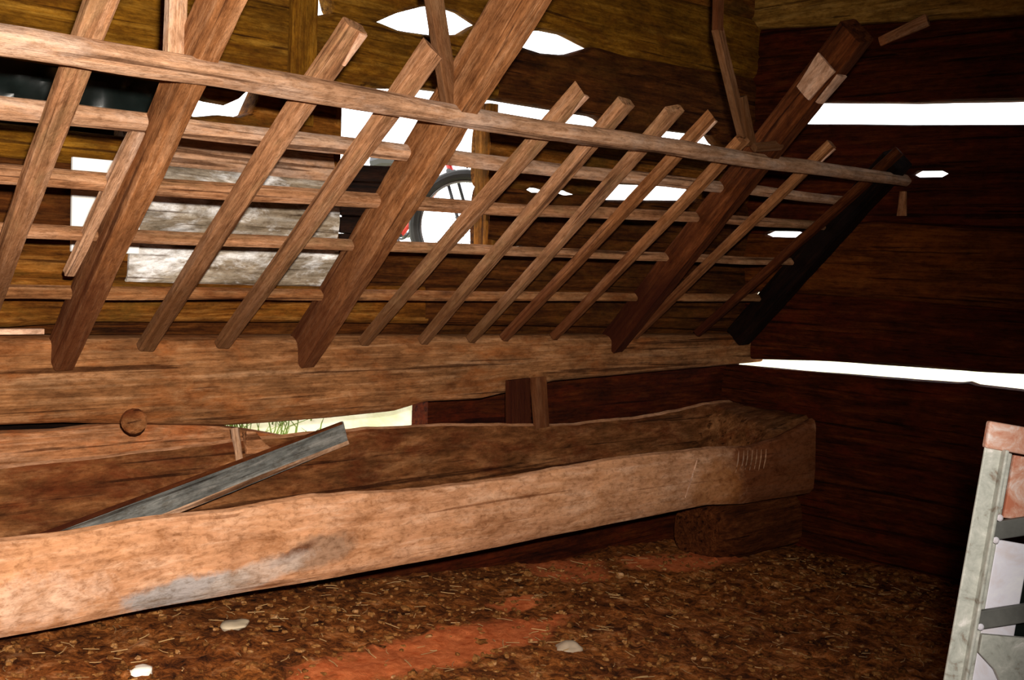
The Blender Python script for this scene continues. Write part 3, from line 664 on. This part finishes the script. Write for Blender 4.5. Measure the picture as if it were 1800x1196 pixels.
for cx, MX in ((0, MWH), (-1.03, MBK)):
    q = MB(); q.tube(circ(cx, R0), .034, 10, True); w = q.build('wheel', rubber, bike, True, MX)
    q = MB(); q.tube(circ(cx, R0 - .040), .009, 8, True); q.build('rim', steel, w, True, MX)
    q = MB()
    for k in range(24):
        a = 2 * PI * k / 24; q.tube([(cx + .02 * math.cos(a + .6), .02 * math.sin(a + .6), .02 * (-1) ** k), (cx + (R0 - .036) * math.cos(a), (R0 - .036) * math.sin(a), 0)], .0026, 4)
    q.build('spokes', steel, w, True, MX)
    q = MB(); q.tube([(cx, 0, -.05), (cx, 0, .05)], .02, 10); q.build('hub', steel, w, True, MX)
q = MB()
BB = (-.60, -.06, 0); HT = (-.18, .41, 0); HB = (-.15, .35, 0); ST = (-.72, .34, 0)
q.tube([HB, BB], .018, 10); q.tube([HT, ST], .016, 10); q.tube([BB, (-.75, .40, 0)], .016, 10); q.tube([HT, HB], .02, 10)
for s in (-.05, .05): q.tube([(BB[0], BB[1], s * .5), (-1.03, 0, s)], .009, 8); q.tube([(ST[0], ST[1], s * .3), (-1.03, 0, s)], .008, 8)
q.build('frame', redp, bike, True, MBK)
q = MB()
for s in (-.05, .05): q.tube([(-.148, .35, s * .4), (-.13, .29, s), (0, 0, s)], .011, 8)
q.tube([(-.148, .35, -.03), (-.148, .35, .03)], .016, 8)
q.build('fork', blk, bike, True, MBK)
q = MB(); q.tube([HT, (-.18, .44, 0)], .014, 8); q.tube([(-.18, .44, 0), (-.12, .45, 0)], .014, 8)
q.tube([(-.20, .44, -.26), (-.13, .452, -.12), (-.12, .45, 0), (-.13, .452, .12), (-.20, .44, .26)], .012, 8); q.build('handlebar', blk, bike, True, MBK)
q = MB(); q.tube([(-.13, .40, .0), (.02, .43, .0), (.16, .42, .0)], .012, 8); q.tube([(-.02, .425, -.06), (-.02, .425, .06)], .010, 8); q.tube([(.12, .42, -.06), (.12, .42, .06)], .010, 8); q.tube([(.03, .36, -.035), (.03, .425, -.02)], .006, 6); q.tube([(.03, .36, .035), (.03, .425, .02)], .006, 6)
q.build('front_rack', blk, bike, True, MBK)
q = MB(); q.tube([(-.88, .42, 0), (-.78, .44, 0), (-.62, .42, 0)], [.06, .05, .02], 10); q.tube([(-.75, .38, 0), (-.76, .42, 0)], .013, 8); q.build('saddle', blk, bike, True, MBK)
q = MB(); q.tube(circ(BB[0], .09, 24), .008, 6, True); q.tube([(BB[0], BB[1], -.07), (BB[0], BB[1], .07)], .02, 8); q.tube([(BB[0], BB[1], .06), (BB[0] + .12, BB[1] - .12, .07)], .010, 6); q.box(BB[0] + .07, BB[0] + .17, BB[1] - .14, BB[1] - .11, .07, .16)
q.build('crank', blk, bike, True, MBK)

cz0 = bank_z(3.96, 5.4) - .03
cr = empty('crate', (3.96, 5.4, cz0), 'tall stack of dark wooden crates outside the opening, left of the bicycle', 'crate')
Mc = Matrix.Translation((3.96, 5.4, cz0)) @ Matrix.Rotation(math.radians(-42), 4, 'Z')
for k in range(4):
    q = MB(); h0 = k * .195
    for z in (.0, .10):
        q.box(-.145, .145, -.16, -.145, h0 + z, h0 + z + .088); q.box(-.145, .145, .145, .16, h0 + z, h0 + z + .088)
        q.box(-.145, -.13, -.16, .16, h0 + z, h0 + z + .088); q.box(.13, .145, -.16, .16, h0 + z, h0 + z + .088)
    q.box(-.135, .135, -.15, .15, h0 + .004, h0 + .02); q.box(-.13, .13, -.143, -.135, h0, h0 + .19)
    q.build('crate_tier', M['shadow_wood'], cr, False, Mc)

# ------------------------------------------------------------------ light: overcast white sky, flash by the lens
w = bpy.data.worlds.new('sky'); bpy.context.scene.world = w; w.use_nodes = True
bg = w.node_tree.nodes['Background']; bg.inputs[0].default_value = (.97, .98, 1., 1); bg.inputs[1].default_value = 4.5

f = 2000.; v1x, v1y, s = 2100., -53., .04
av = -(f * f + v1y * (v1y - s * v1x)) / (v1x + v1y * s)
d1 = Vector((v1x, -v1y, -f)).normalized(); d2 = Vector((av, -(v1y + s * (av - v1x)), -f)).normalized(); d3 = d1.cross(d2)
Rm = Matrix((d1, d2, d3)).to_4x4()
cam = bpy.data.cameras.new('camera'); co = bpy.data.objects.new('camera', cam); C.objects.link(co)
cam.sensor_width = 36.; cam.lens = 36. * f / 1800; cam.clip_start = .05; cam.clip_end = 200
Rm.translation = (0, 0, 1.7); co.matrix_world = Rm
bpy.context.scene.camera = co

fl = bpy.data.lights.new('camera_flash', 'SPOT'); fl.shadow_soft_size = .035; fl.energy = 1250; fl.color = (1., .93, .84)
fl.spot_size = math.radians(105); fl.spot_blend = 1.
fo = bpy.data.objects.new('camera_flash', fl); C.objects.link(fo)
fo.location = (.06, -.04, 1.86)
aim = Vector((1.55, 4.0, 1.45)) - Vector(fo.location); fo.rotation_mode = 'QUATERNION'; fo.rotation_quaternion = aim.to_track_quat('-Z', 'Y')

sc = bpy.context.scene
sc.view_settings.view_transform = 'Standard'; sc.view_settings.look = 'None'; sc.view_settings.gamma = 1.; sc.view_settings.use_curve_mapping = False
sc.view_settings.exposure = 0.0
